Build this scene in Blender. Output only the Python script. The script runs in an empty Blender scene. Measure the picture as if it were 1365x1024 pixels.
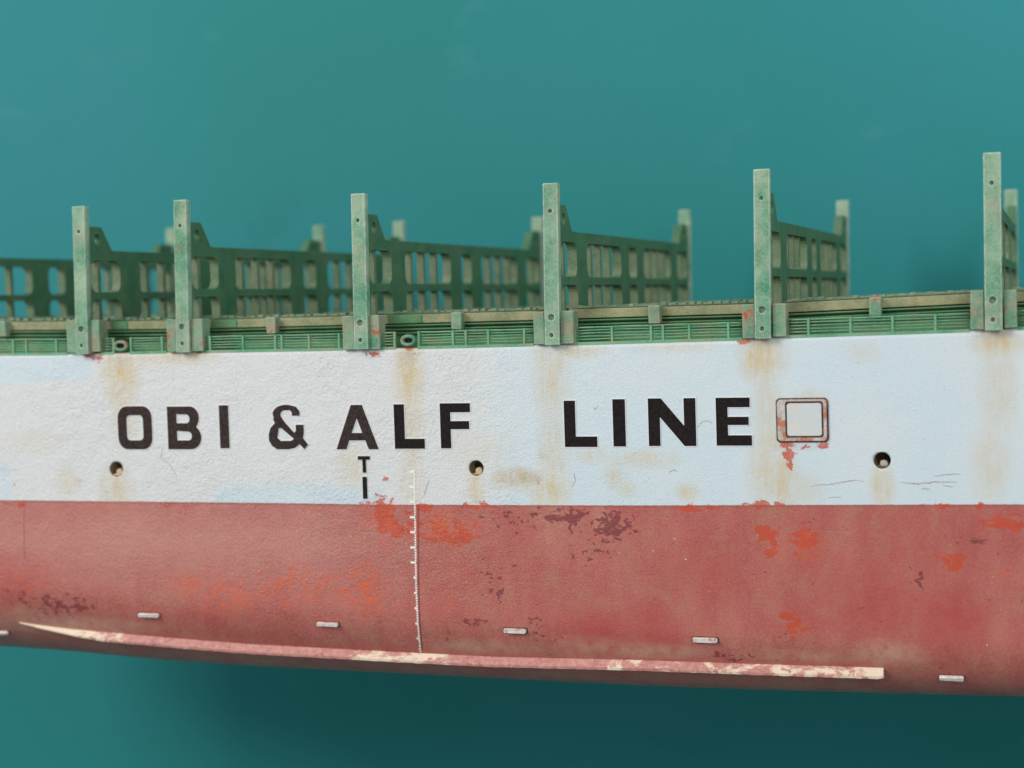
import bpy, bmesh, math, random
import numpy as np
from mathutils import Vector, Matrix

random.seed(7)
S = bpy.context.scene
COL = S.collection

# ------------------------------------------------------------------ camera
F = 2200.0; CX, CY = 682.5, 512.0; D = 18.9
def nrm(v):
    v = np.array(v, float); return v / np.linalg.norm(v)
wX = -nrm((-6616.17, 102.33, F)); wY = nrm((729.5, -132.0, F)); wZ = np.cross(wX, wY)
cam_d = bpy.data.cameras.new('camera'); cam = bpy.data.objects.new('camera', cam_d); COL.objects.link(cam)
cam_d.sensor_width = 36.0; cam_d.lens = F / 1365.0 * 36.0
cam_d.clip_start = 0.1; cam_d.clip_end = 500
right = Vector((wX[0], wY[0], wZ[0])); down = Vector((wX[1], wY[1], wZ[1])); fwd = Vector((wX[2], wY[2], wZ[2]))
M = Matrix((right, -down, -fwd)).transposed().to_4x4(); M.translation = Vector((0, -D, 0))
cam.matrix_world = M
cam_d.dof.use_dof = True; cam_d.dof.focus_distance = 19.6; cam_d.dof.aperture_fstop = cam_d.lens / 1000 / 0.23
S.camera = cam
# ------------------------------------------------------------------ light
W = bpy.data.worlds.new('World'); S.world = W; W.use_nodes = True
W.node_tree.nodes['Background'].inputs[0].default_value = (0.98, 0.97, 0.98, 1)
W.node_tree.nodes['Background'].inputs[1].default_value = 0.56
def area(name, loc, aim, size, power, colr):
    l = bpy.data.lights.new(name, 'AREA'); l.energy = power; l.size = size; l.color = colr
    o = bpy.data.objects.new(name, l); COL.objects.link(o); o.location = loc
    o.rotation_euler = (Vector(aim) - Vector(loc)).to_track_quat('-Z', 'Y').to_euler()
    return o
area('key_lamp', (-38, -32, 23), (-6, 1, -2), 20, 16800, (1.0, 0.985, 0.96))
area('fill_lamp', (12, -26, 10), (-3, 0, -1), 10, 2300, (0.97, 0.985, 1.0))
area('backdrop_wash', (7, 2, 13), (0, 8.8, 2), 5, 900, (0.98, 0.99, 1.0))  # added lamp that brightens the upper right of the backdrop
S.view_settings.view_transform = 'Standard'; S.view_settings.look = 'None'
S.view_settings.exposure = 0.0; S.view_settings.gamma = 1.0
S.render.engine = 'CYCLES'
S.render.resolution_x = 1024; S.render.resolution_y = 768

# ------------------------------------------------------------------ measuring helpers
def ray(px, py):
    d = np.array((px - CX, py - CY, F)); return np.array((d @ wX, d @ wY, d @ wZ))
def pix(px, py, Y=0.0):
    r = ray(px, py); t = (Y + D) / r[1]; return Vector((r[0] * t, Y, r[2] * t))
def table(pts, Y=0.0):
    w = [pix(a, b, Y) for a, b in pts]
    xs = [p.x for p in w]; zs = [p.z for p in w]
    return lambda x: np.interp(x, xs, zs)
deck_z = table([(-400, 474), (0, 473.5), (120, 472), (225, 470), (340, 468.5), (560, 464), (680, 461), (850, 457), (1000, 452), (1048, 449.5), (1293, 441.5), (1365, 438), (1500, 434)])
wl_z = table([(0, 667), (340, 670.5), (520, 673), (850, 674), (1365, 672.5)])
hatch_z = table([(-300, 430), (0, 429.5), (132, 428.5), (271, 426.5), (457, 421.5), (507, 420), (712, 415), (763, 412), (990, 405), (1046, 404), (1294, 391), (1365, 388), (1500, 383)], 0.25)
bot_z = table([(0, 861), (85, 867), (212, 878.5), (340, 886.5), (510, 894), (680, 901.5), (850, 908.5), (1020, 914), (1200, 918.5), (1365, 922.8)], 0.7)
_bz = bot_z
bot_z = lambda x: _bz(x) - np.interp(x, [-14, -3, 0], [0.10, 0.07, 0.05])
YS = 1.09; BEAM = 6.66 * YS; HB = BEAM / 2
def hb(x):
    if x < -15.05: 
        t = min(1, (-15.05 - x) / 4.2); return HB * max(0.02, 1 - t ** 2.0)
    if x > 4.0:
        t = (x - 4.0) / 2.5; return HB * (1 - 0.12 * t * t)
    return HB
def Rr(x): return float(np.interp(x, [-14, -9, -5, 0], [1.25, 1.1, 0.92, 0.78]))
def ysurf(x, z):
    R = Rr(x); zb = float(bot_z(x)); y0 = HB - hb(x); zc = zb + R
    if z >= zc: return y0
    d = R * R - (zc - z) ** 2
    return y0 + R - math.sqrt(d) if d > 0 else y0 + R
def hit(px, py):
    r = ray(px, py); r = r / r[1]
    lo, hi = D - 0.2, D + 1.6
    y = lo
    while y < hi:
        p = r * y
        if (p[1] - D) >= ysurf(p[0], p[2]): break
        y += 0.01
    for k in range(20):
        m = y - 0.01 / 2 ** (k + 1); p = r * m
        if (p[1] - D) >= ysurf(p[0], p[2]): y = m
    p = r * y
    return Vector((p[0], p[1] - D, p[2]))
def hull_normal(p):
    R = Rr(p.x); zc = float(bot_z(p.x)) + R
    if p.z >= zc: return Vector((0, -1, 0))
    return Vector((0, p.y - R, p.z - zc)).normalized()

# ------------------------------------------------------------------ node helpers
class G:
    def __init__(s, name):
        s.m = bpy.data.materials.new(name); s.m.use_nodes = True
        s.t = s.m.node_tree; s.n = s.t.nodes; s.b = s.n['Principled BSDF']
        s.pos = s.n.new('ShaderNodeNewGeometry').outputs['Position']
    def put(s, node, i, v):
        if hasattr(v, 'is_output'): s.t.links.new(v, node.inputs[i])
        elif v is not None:
            try: node.inputs[i].default_value = v
            except Exception: node.inputs[i].default_value = (*v, 1) if len(v) == 3 else v
    def attr(s, nm):
        a = s.n.new('ShaderNodeAttribute'); a.attribute_name = nm; return a.outputs['Fac']
    def vec(s, sc=(1, 1, 1), loc=(0, 0, 0), src=None):
        m = s.n.new('ShaderNodeMapping'); s.put(m, 0, src or s.pos); m.inputs['Scale'].default_value = sc; m.inputs['Location'].default_value = loc
        return m.outputs[0]
    def noise(s, scale, detail=4, rough=0.55, vec=None, dist=0.0):
        a = s.n.new('ShaderNodeTexNoise'); s.put(a, 'Vector', vec or s.pos)
        a.inputs['Scale'].default_value = scale; a.inputs['Detail'].default_value = detail
        a.inputs['Roughness'].default_value = rough; a.inputs['Distortion'].default_value = dist
        return a.outputs['Fac']
    def voro(s, scale, vec=None):
        a = s.n.new('ShaderNodeTexVoronoi'); s.put(a, 'Vector', vec or s.pos); a.inputs['Scale'].default_value = scale
        return a.outputs['Distance']
    def math(s, op, a, b=None, c=None):
        m = s.n.new('ShaderNodeMath'); m.operation = op; s.put(m, 0, a)
        if b is not None: s.put(m, 1, b)
        if c is not None: s.put(m, 2, c)
        return m.outputs[0]
    def ramp(s, v, lo, hi, a=0.0, b=1.0):
        m = s.n.new('ShaderNodeMapRange'); s.put(m, 0, v)
        for i, q in zip((1, 2, 3, 4), (lo, hi, a, b)): s.put(m, i, q)
        return m.outputs[0]
    def mix(s, f, a, b):
        m = s.n.new('ShaderNodeMix'); m.data_type = 'RGBA'; s.put(m, 0, f); s.put(m, 6, a); s.put(m, 7, b); return m.outputs[2]
    def bump(s, h, dist=0.01, strength=1.0, nrm=None):
        b = s.n.new('ShaderNodeBump'); s.put(b, 'Height', h); s.put(b, 'Distance', dist); s.put(b, 'Strength', strength)
        if nrm: s.put(b, 'Normal', nrm)
        return b.outputs[0]
    def worn(s, radius=0.02):
        bv = s.n.new('ShaderNodeBevel'); bv.samples = 4; bv.inputs['Radius'].default_value = radius
        g = s.n.new('ShaderNodeNewGeometry'); d = s.n.new('ShaderNodeVectorMath'); d.operation = 'DOT_PRODUCT'
        s.put(d, 0, bv.outputs[0]); s.put(d, 1, g.outputs['Normal'])
        return s.ramp(d.outputs['Value'], 0.985, 0.88)
    def out(s, col, rough=0.6, nrm=None, spec=0.35, metal=0.0):
        s.put(s.b, 'Base Color', col); s.put(s.b, 'Roughness', rough); s.put(s.b, 'Specular IOR Level', spec); s.put(s.b, 'Metallic', metal)
        if nrm: s.put(s.b, 'Normal', nrm)
        return s.m

def mat_hull():
    g = G('hull_paint')
    nb = g.noise(0.9, 4, 0.6); nf = g.noise(28, 6, 0.7); nm = g.noise(6, 5, 0.65)
    wrk = g.noise(24, 4, 0.6, dist=0.5)
    # white band
    bl = g.math('ADD', g.attr('m_blue'), g.ramp(g.noise(2.2, 5, 0.7), 0.45, 0.75, -0.08, 0.25))
    bl = g.ramp(g.math('ADD', bl, g.ramp(nm, 0.3, 0.7, -0.22, 0.22)), 0.32, 0.58)
    white = g.mix(bl, (0.685, 0.69, 0.69), (0.60, 0.69, 0.735))
    white = g.mix(g.ramp(nf, 0.54, 0.75, 0, 0.45), white, (0.44, 0.45, 0.46))
    gw = g.noise(52, 4, 0.7); white = g.mix(g.math('MULTIPLY', g.ramp(gw, 0.46, 0.30, 0, 1), g.ramp(g.attr('m_rough'), 0, 1, 0.15, 0.4)), white, (0.42, 0.41, 0.40))
    white = g.mix(g.math('MULTIPLY', g.ramp(nb, 0.45, 0.75), 0.5), white, (0.72, 0.70, 0.68))
    stn = g.math('MULTIPLY', g.attr('m_stain'), g.ramp(g.math('ADD', g.math('MULTIPLY', g.noise(5, 5, 0.7, g.vec((1.4, 1, 0.6))), 0.5), g.math('MULTIPLY', g.noise(9, 6, 0.75, g.vec((2.6, 1, 0.28))), 0.5)), 0.38, 0.62, 0.25, 1.35))
    white = g.mix(stn, white, (0.60, 0.45, 0.21))
    white = g.mix(g.math('MULTIPLY', g.attr('m_brown'), g.ramp(nm, 0.35, 0.65, 0.3, 1)), white, (0.36, 0.24, 0.12))
    # faint speckle dirt
    sp = g.ramp(g.voro(9), 0.075, 0.045); sp = g.math('MULTIPLY', sp, g.ramp(g.noise(2.3, 3), 0.42, 0.55)); sp2 = g.math('MULTIPLY', g.ramp(g.voro(24), 0.16, 0.08), g.ramp(g.noise(6, 3), 0.52, 0.6)); sp = g.math('MAXIMUM', sp, g.math('MULTIPLY', sp2, 0.7))
    white = g.mix(g.math('MULTIPLY', sp, 0.6), white, (0.22, 0.20, 0.19))
    # red band
    st = g.noise(1.4, 5, 0.7, g.vec((1.6, 1, 0.6)))
    red = g.mix(g.ramp(st, 0.38, 0.65), (0.41, 0.082, 0.068), (0.47, 0.135, 0.105))
    red = g.mix(g.ramp(g.noise(1.1, 4, 0.6, g.vec((1, 1, 1), (4, 0, 9))), 0.50, 0.70, 0, 0.55), red, (0.42, 0.07, 0.06))
    red = g.mix(g.ramp(g.noise(2.4, 5, 0.7, g.vec((1, 1, 1), (8, 3, 1))), 0.5, 0.68, 0, 0.5), red, (0.40, 0.19, 0.115))
    dt = g.math('MULTIPLY', g.ramp(g.voro(13, g.vec((0.8, 1, 1), (2, 6, 2))), 0.20, 0.12), g.ramp(g.noise(1.9, 4, 0.7, g.vec((1, 1, 1), (6, 6, 6))), 0.57, 0.61))
    red = g.mix(g.math('MULTIPLY', dt, 0.8), red, (0.20, 0.03, 0.03))
    red = g.mix(g.attr('m_pink'), red, (0.56, 0.25, 0.215))
    red = g.mix(g.ramp(nf, 0.52, 0.8, 0, 0.34), red, (0.62, 0.33, 0.28))
    red = g.mix(g.ramp(nf, 0.48, 0.25, 0, 0.45), red, (0.27, 0.07, 0.065))
    gr = g.noise(60, 4, 0.7)
    red = g.mix(g.math('MULTIPLY', g.ramp(gr, 0.5, 0.68, 0, 1), g.ramp(g.attr('m_rough'), 0, 1, 0.22, 0.5)), red, (0.66, 0.40, 0.35))  # pale speckle painted as small highlights on the rough paint
    red = g.mix(g.math('MULTIPLY', g.ramp(gr, 0.46, 0.32, 0, 1), g.ramp(g.attr('m_rough'), 0, 1, 0.25, 0.5)), red, (0.30, 0.07, 0.065))
    red = g.mix(g.math('MULTIPLY', g.attr('m_deep'), g.ramp(nm, 0.3, 0.6, 0.5, 1)), red, (0.42, 0.05, 0.045))
    red = g.mix(g.math('MULTIPLY', g.attr('m_cream'), g.ramp(nm, 0.3, 0.65, 0.1, 0.8)), red, (0.60, 0.38, 0.27))
    mn = g.noise(11, 4, 0.6, dist=0.6, vec=g.vec((0.8, 1, 1.2)))
    mar = g.ramp(g.math('SUBTRACT', g.math('ADD', g.attr('m_maroon'), g.math('MULTIPLY', g.math('SUBTRACT', mn, 0.5), 3.0)), 0.72), 0, 0.05)
    mar = g.math('MULTIPLY', mar, g.ramp(g.attr('m_maroon'), 0.03, 0.12))
    red = g.mix(g.math('MULTIPLY', mar, 0.85), red, (0.20, 0.035, 0.04))
    w = g.math('ADD', g.attr('wl'), g.math('MULTIPLY', g.math('SUBTRACT', g.noise(14, 4, 0.7), 0.5), 0.016))
    above = g.ramp(w, -0.003, 0.006)
    line = g.math('MULTIPLY', g.ramp(w, -0.035, -0.006), g.ramp(w, 0.008, 0.0))
    red = g.mix(g.math('MULTIPLY', line, 0.45), red, (0.25, 0.06, 0.05))  # dark line painted as the shadow under the edge of the white
    colr = g.mix(above, red, white)
    on = g.noise(6.0, 7, 0.66, dist=0.7, vec=g.vec((0.8, 1, 1.3)))
    org = g.ramp(g.math('SUBTRACT', g.math('ADD', g.attr('m_orange'), g.math('MULTIPLY', g.math('SUBTRACT', on, 0.5), 3.4)), 0.56), 0, 0.04)
    org = g.math('MULTIPLY', org, g.ramp(g.attr('m_orange'), 0.05, 0.15))
    colr = g.mix(g.math('MULTIPLY', org, g.ramp(nf, 0.3, 0.7, 0.65, 1)), colr, g.mix(nm, (0.47, 0.036, 0.012), (0.58, 0.085, 0.028)))
    fo = g.math('MULTIPLY', g.attr('m_faint'), g.ramp(g.noise(6.5, 5, 0.7, dist=0.8), 0.46, 0.53))
    colr = g.mix(g.math('MULTIPLY', fo, 0.8), colr, (0.62, 0.12, 0.055))
    # tiny pale chips
    chip = g.math('MULTIPLY', g.ramp(g.voro(5.0, g.vec((1, 1, 1), (3, 1, 5))), 0.045, 0.03), g.ramp(g.noise(1.7, 2), 0.52, 0.56))
    colr = g.mix(chip, colr, (0.8, 0.72, 0.66))
    # scored joint lines
    sm = g.attr('seam'); colr = g.mix(sm, colr, (0.22, 0.06, 0.05))
    # relief
    h = g.math('MULTIPLY', g.math('SUBTRACT', g.math('ADD', g.math('MULTIPLY', wrk, 0.7), g.math('MULTIPLY', g.noise(5, 4, 0.6), 1.1)), 0.9), g.math('MULTIPLY', g.attr('m_rough'), g.ramp(g.noise(1.1, 3), 0.35, 0.65, 0.5, 1.3)))
    h2 = g.math('MULTIPLY', g.math('SUBTRACT', g.noise(45, 4, 0.6), 0.5), 0.25)
    n1 = g.bump(g.math('ADD', h, g.math('MULTIPLY', h2, g.ramp(g.attr('m_rough'), 0, 1, 0.7, 2.2))), 0.027, 0.85)
    return g.out(colr, g.ramp(nm, 0.3, 0.7, 0.33, 0.55), n1, 0.45)

def mat_green(name, base, light, edge=(0.62, 0.66, 0.56), grime=(0.30, 0.24, 0.15), wear=0.5, gr=0.4, worn=True, bump=0.012, orange=0.0):
    g = G(name)
    n1 = g.noise(2.6, 5, 0.7); n2 = g.noise(38, 5, 0.75); n3 = g.noise(9, 4, 0.6, dist=0.5)
    c = g.mix(g.ramp(n1, 0.35, 0.62), base, light)
    c = g.mix(g.ramp(n2, 0.5, 0.66, 0, 0.8), c, light)
    c = g.mix(g.ramp(n2, 0.46, 0.28, 0, 0.6), c, tuple(q * 0.55 for q in base))
    c = g.mix(g.math('MULTIPLY', g.ramp(g.noise(3.1, 5, 0.7, g.vec((1, 1, 1), (7, 2, 3))), 0.48, 0.68), gr), c, grime)
    if orange:
        c = g.mix(g.math('MULTIPLY', g.ramp(g.noise(5, 4, 0.6, g.vec((1.2, 1, 1), (1, 9, 4))), 0.62, 0.66), orange), c, (0.5, 0.08, 0.04))
    if worn:
        c = g.mix(g.math('MULTIPLY', g.worn(), g.ramp(n3, 0.35, 0.6, 0.15, wear)), c, edge)
    return g.out(c, 0.55, g.bump(n2, bump, 0.7), 0.4)

def mat_flat(name, c1, c2, sc=20, rough=0.55, bump=0.006, metal=0.0, c3=None, spec=0.4):
    g = G(name); n = g.noise(sc, 5, 0.7)
    c = g.mix(g.ramp(n, 0.38, 0.65), c1, c2)
    if c3: c = g.mix(g.ramp(g.noise(sc * 0.35, 4, 0.7, g.vec((1, 1, 1), (5, 5, 5))), 0.55, 0.62), c, c3)
    return g.out(c, rough, g.bump(n, bump, 0.6), 0.12 if 'black' in name else spec, metal)

HULL = mat_hull()
POST = mat_green('post_paint', (0.055, 0.27, 0.145), (0.33, 0.48, 0.33), (0.90, 0.91, 0.84), (0.42, 0.37, 0.27), 1.0, 0.5, orange=0.25, bump=0.022)
BLOCK = mat_green('bracket_paint', (0.05, 0.24, 0.13), (0.26, 0.38, 0.25), (0.62, 0.62, 0.5), (0.42, 0.27, 0.18), 0.7, 0.8, orange=0.9, bump=0.018)
BRIDGE = mat_green('bridge_paint', (0.035, 0.13, 0.06), (0.075, 0.18, 0.09), (0.20, 0.36, 0.23), (0.17, 0.17, 0.10), 0.5, 0.35)
BAR_LIT = mat_green('bar_lit_paint', (0.065, 0.13, 0.062), (0.145, 0.21, 0.115), worn=False, gr=0.4)  # paler bridge green, with the lit look of the edges put into the colour
RAILM = mat_green('rail_paint', (0.06, 0.28, 0.14), (0.20, 0.42, 0.25), worn=False, gr=0.65, grime=(0.34, 0.30, 0.18), bump=0.004)
WALL = mat_green('coaming_paint', (0.045, 0.19, 0.08), (0.12, 0.28, 0.13), worn=False, gr=0.5, grime=(0.22, 0.17, 0.08))
DECKM = mat_green('deck_paint', (0.04, 0.11, 0.06), (0.08, 0.16, 0.09), worn=False, gr=0.5, grime=(0.14, 0.10, 0.05))
HATCH = mat_green('hatch_paint', (0.19, 0.22, 0.10), (0.36, 0.34, 0.19), (0.5, 0.48, 0.36), (0.17, 0.20, 0.10), 0.4, 0.6, worn=False)
BLACK2 = mat_flat('letter_deep_black', (0.008, 0.005, 0.006), (0.022, 0.014, 0.014), 30, 0.6, 0.012)
BLACK = mat_flat('letter_black', (0.022, 0.014, 0.012), (0.058, 0.040, 0.036), 30, 0.5, 0.012)
WHITE = mat_flat('letter_border_white', (0.74, 0.75, 0.75), (0.82, 0.82, 0.81), 20, 0.5)
def mat_keel():
    g = G('bilge_keel_paint'); n = g.noise(14, 5, 0.7); m = g.noise(7, 5, 0.7, g.vec((0.5, 1, 1)), 0.6)
    c = g.mix(g.ramp(n, 0.38, 0.65), (0.44, 0.17, 0.145), (0.60, 0.29, 0.25))
    f = g.ramp(g.math('ADD', g.attr('cream'), g.math('MULTIPLY', g.math('SUBTRACT', m, 0.5), 2.2)), 0.42, 0.62)
    c = g.mix(f, c, g.mix(g.ramp(n, 0.4, 0.6), (0.78, 0.60, 0.50), (0.80, 0.66, 0.44)))
    d = g.ramp(g.noise(9, 5, 0.7, g.vec((0.7, 1, 1), (2, 5, 1)), 0.8), 0.60, 0.64)
    c = g.mix(g.math('MULTIPLY', d, 0.7), c, (0.30, 0.06, 0.07))
    return g.out(c, 0.5, g.bump(n, 0.012, 0.7), 0.4)
KEEL = mat_keel()
CREAM = mat_flat('filler_cream', (0.70, 0.58, 0.46), (0.72, 0.60, 0.40), 9, 0.55, 0.02, c3=(0.60, 0.32, 0.30))
ANODE = mat_flat('anode_metal', (0.60, 0.46, 0.42), (0.82, 0.74, 0.70), 16, 0.35, 0.01, 0.0, (0.45, 0.25, 0.2))
DARK = mat_flat('hole_shade', (0.012, 0.018, 0.012), (0.03, 0.035, 0.022), 20, 0.7)
RUST = mat_flat('brown_grime', (0.10, 0.06, 0.03), (0.30, 0.22, 0.12), 16, 0.6, 0.02)
TAN = mat_flat('tan_pipe', (0.55, 0.42, 0.24), (0.80, 0.68, 0.48), 20, 0.3, 0.006, 0.4)
STEEL = mat_flat('bare_metal', (0.55, 0.50, 0.45), (0.80, 0.78, 0.74), 20, 0.25, 0.01, 0.9)
TICK = mat_flat('draft_white', (0.82, 0.80, 0.74), (0.86, 0.85, 0.80), 20, 0.5)
WASH = mat_flat('dark_brown_wash', (0.035, 0.018, 0.015), (0.16, 0.09, 0.07), 12, 0.6, c3=(0.35, 0.10, 0.06))
DOORP = mat_flat('door_paint', (0.64, 0.63, 0.58), (0.56, 0.62, 0.65), 6, 0.5, 0.01, c3=(0.66, 0.58, 0.46))
RIMP = mat_flat('door_rim_paint', (0.58, 0.55, 0.52), (0.42, 0.33, 0.28), 14, 0.5, 0.01, c3=(0.48, 0.18, 0.10))

def mat_backdrop():
    g = G('backdrop_teal')
    n = g.noise(0.16, 3, 0.5); f = g.noise(22, 3, 0.6)
    c = g.mix(g.ramp(n, 0.35, 0.65), (0.014, 0.205, 0.202), (0.019, 0.212, 0.228))
    c = g.mix(g.ramp(f, 0.3, 0.7, 0, 0.12), c, (0.05, 0.26, 0.27))
    sm = g.math('MULTIPLY', g.ramp(g.noise(0.55, 4, 0.6, g.vec((0.7, 1, 1.6), (3, 0, 2))), 0.63, 0.75), 0.5)
    c = g.mix(sm, c, (0.05, 0.25, 0.26))
    sm2 = g.math('MULTIPLY', g.ramp(g.noise(0.5, 4, 0.6, g.vec((1, 1, 1), (13, 0, 7))), 0.66, 0.76), 0.45)
    c = g.mix(sm2, c, (0.018, 0.165, 0.168))
    return g.out(c, 0.7, g.bump(f, 0.01, 0.3), 0.25)
TEAL = mat_backdrop()

# ------------------------------------------------------------------ mesh helpers
def link(name, me, mat, parent=None, label=None, group=None):
    # put the origin at the mesh's centre
    if len(me.vertices):
        co = np.empty(len(me.vertices) * 3); me.vertices.foreach_get('co', co); co = co.reshape(-1, 3)
        c = (co.min(0) + co.max(0)) / 2; co -= c; me.vertices.foreach_set('co', co.ravel())
    else: c = (0, 0, 0)
    o = bpy.data.objects.new(name, me); COL.objects.link(o)
    for m in (mat if isinstance(mat, (list, tuple)) else [mat]): me.materials.append(m)
    w = Matrix.Translation(Vector(c)); 
    if parent is not None:
        o.parent = parent
        pw = parent['_w'] if '_w' in parent else (0, 0, 0)
        o.location = Vector(c) - Vector(pw)
    else: o.location = Vector(c)
    o['_w'] = [float(q) for q in c]
    if label: o['label'] = label
    if group: o['group'] = group
    return o
def box(bm, a, b, mi=0, jit=0.0):
    vs = []
    for x in (a[0], b[0]):
        for y in (a[1], b[1]):
            for z in (a[2], b[2]):
                vs.append(bm.verts.new((x + random.uniform(-jit, jit), y + random.uniform(-jit, jit), z + random.uniform(-jit, jit))))
    for q in ((0, 1, 3, 2), (4, 6, 7, 5), (0, 4, 5, 1), (2, 3, 7, 6), (0, 2, 6, 4), (1, 5, 7, 3)):
        f = bm.faces.new([vs[i] for i in q]); f.material_index = mi
def tube(bm, pts, r, n=8, mi=0, cap=True):
    rings = []
    for i, p in enumerate(pts):
        d = (Vector(pts[min(i + 1, len(pts) - 1)]) - Vector(pts[max(i - 1, 0)])).normalized()
        u = d.cross(Vector((0, 0, 1))) if abs(d.z) < 0.9 else d.cross(Vector((1, 0, 0)))
        u.normalize(); v = d.cross(u)
        rr = r[i] if isinstance(r, (list, tuple)) else r
        rings.append([bm.verts.new(Vector(p) + (u * math.cos(a) + v * math.sin(a)) * rr) for a in [2 * math.pi * k / n for k in range(n)]])
    for A, B in zip(rings, rings[1:]):
        for k in range(n):
            f = bm.faces.new((A[k], A[(k + 1) % n], B[(k + 1) % n], B[k])); f.material_index = mi; f.smooth = True
    if cap:
        f = bm.faces.new(rings[0][::-1]); f.material_index = mi; f = bm.faces.new(rings[-1]); f.material_index = mi
def done(bm, name, mat, parent=None, label=None, bevel=0.0, seg=1, group=None):
    bmesh.ops.recalc_face_normals(bm, faces=bm.faces)
    me = bpy.data.meshes.new(name); bm.to_mesh(me); bm.free()
    o = link(name, me, mat, parent, label, group)
    if bevel:
        m = o.modifiers.new('bevel', 'BEVEL'); m.width = bevel; m.segments = seg; m.limit_method = 'ANGLE'
    return o
def fill_shape(loops, depth, offset=0.0, bevel=0.0):
    """2-D outlines with holes -> (verts, faces), extruded symmetrically by depth along local z"""
    cu = bpy.data.curves.new('tmp', 'CURVE'); cu.dimensions = '2D'; cu.fill_mode = 'BOTH'
    cu.extrude = depth / 2; cu.offset = offset; cu.bevel_depth = bevel; cu.bevel_resolution = 0
    for lp in loops:
        s = cu.splines.new('POLY'); s.points.add(len(lp) - 1)
        for p, q in zip(s.points, lp): p.co = (q[0], q[1], 0, 1)
        s.use_cyclic_u = True
    ob = bpy.data.objects.new('tmp', cu); COL.objects.link(ob)
    dg = bpy.context.evaluated_depsgraph_get(); dg.update()
    me = ob.evaluated_get(dg).to_mesh()
    vs = [v.co.copy() for v in me.vertices]; fs = [tuple(p.vertices) for p in me.polygons]
    ob.evaluated_get(dg).to_mesh_clear(); bpy.data.objects.remove(ob); bpy.data.curves.remove(cu)
    return vs, fs
def cdt_shape(loops, depth):
    from mathutils.geometry import delaunay_2d_cdt
    pts = []; edges = []
    for lp in loops:
        b = len(pts); pts += [Vector((p[0], p[1])) for p in lp]; edges += [(b + i, b + (i + 1) % len(lp)) for i in range(len(lp))]
    v2, _, tri, _, _, _ = delaunay_2d_cdt(pts, edges, [], 0, 1e-6, False)
    def inside(c):
        k = False
        for lp in loops:
            for i in range(len(lp)):
                a, b = lp[i], lp[(i + 1) % len(lp)]
                if (a[1] > c[1]) != (b[1] > c[1]) and c[0] < (b[0] - a[0]) * (c[1] - a[1]) / (b[1] - a[1]) + a[0]: k = not k
        return k
    keep = [t for t in tri if inside(((v2[t[0]][0] + v2[t[1]][0] + v2[t[2]][0]) / 3, (v2[t[0]][1] + v2[t[1]][1] + v2[t[2]][1]) / 3))]
    n = len(v2); vs = [Vector((p[0], p[1], depth / 2)) for p in v2] + [Vector((p[0], p[1], -depth / 2)) for p in v2]
    fs = [tuple(t) for t in keep] + [tuple(i + n for i in reversed(t)) for t in keep]
    cnt = {}
    for t in keep:
        for i in range(3):
            a, b = t[i], t[(i + 1) % 3]; cnt.setdefault((min(a, b), max(a, b)), []).append((a, b))
    for k_, l in cnt.items():
        if len(l) == 1: a, b = l[0]; fs.append((b, a, a + n, b + n))
    return vs, fs
def add_shape(bm, loops, depth, fn, offset=0.0, mi=0):
    vs, fs = fill_shape(loops, depth, offset) if offset else cdt_shape(loops, depth)
    bv = [bm.verts.new(fn(v)) for v in vs]
    for f in fs:
        try: q = bm.faces.new([bv[i] for i in f]); q.material_index = mi
        except ValueError: pass
    bmesh.ops.remove_doubles(bm, verts=bm.verts, dist=1e-5)
def arc(cx, cy, rx, ry, a0, a1, n=8):
    return [(cx + rx * math.cos(math.radians(a0 + (a1 - a0) * i / n)), cy + ry * math.sin(math.radians(a0 + (a1 - a0) * i / n))) for i in range(n + 1)]
def rrect(x0, y0, x1, y1, r, n=5):
    r = min(r, (x1 - x0) / 2.01, (y1 - y0) / 2.01)
    return (arc(x1 - r, y1 - r, r, r, 0, 90, n) + arc(x0 + r, y1 - r, r, r, 90, 180, n)
            + arc(x0 + r, y0 + r, r, r, 180, 270, n) + arc(x1 - r, y0 + r, r, r, 270, 360, n))

# ------------------------------------------------------------------ backdrop
bm = bmesh.new()
YB = 8.8
prof = [(YB, 26), (YB, -16)] + [(YB - 6 + 6 * math.cos(a), -16 - 6 * math.sin(a)) for a in [math.pi / 2 * k / 8 for k in range(1, 9)]] + [(-30, -22)]
rows = [[bm.verts.new((x, y, z)) for x in (-60, 45)] for y, z in prof]
for A, B in zip(rows, rows[1:]): bm.faces.new((A[0], B[0], B[1], A[1])).smooth = True
bd = done(bm, 'backdrop', TEAL); bd['kind'] = 'structure'

# ------------------------------------------------------------------ the ship
ship = bpy.data.objects.new('model_container_ship', None); COL.objects.link(ship)
ship.location = (-7, HB, -4.75); ship['_w'] = [-7.0, HB, -4.75]
ship['label'] = 'weathered model container ship hull in white and red with green lashing bridges before teal backdrop'
ship['category'] = 'model ship'

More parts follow.
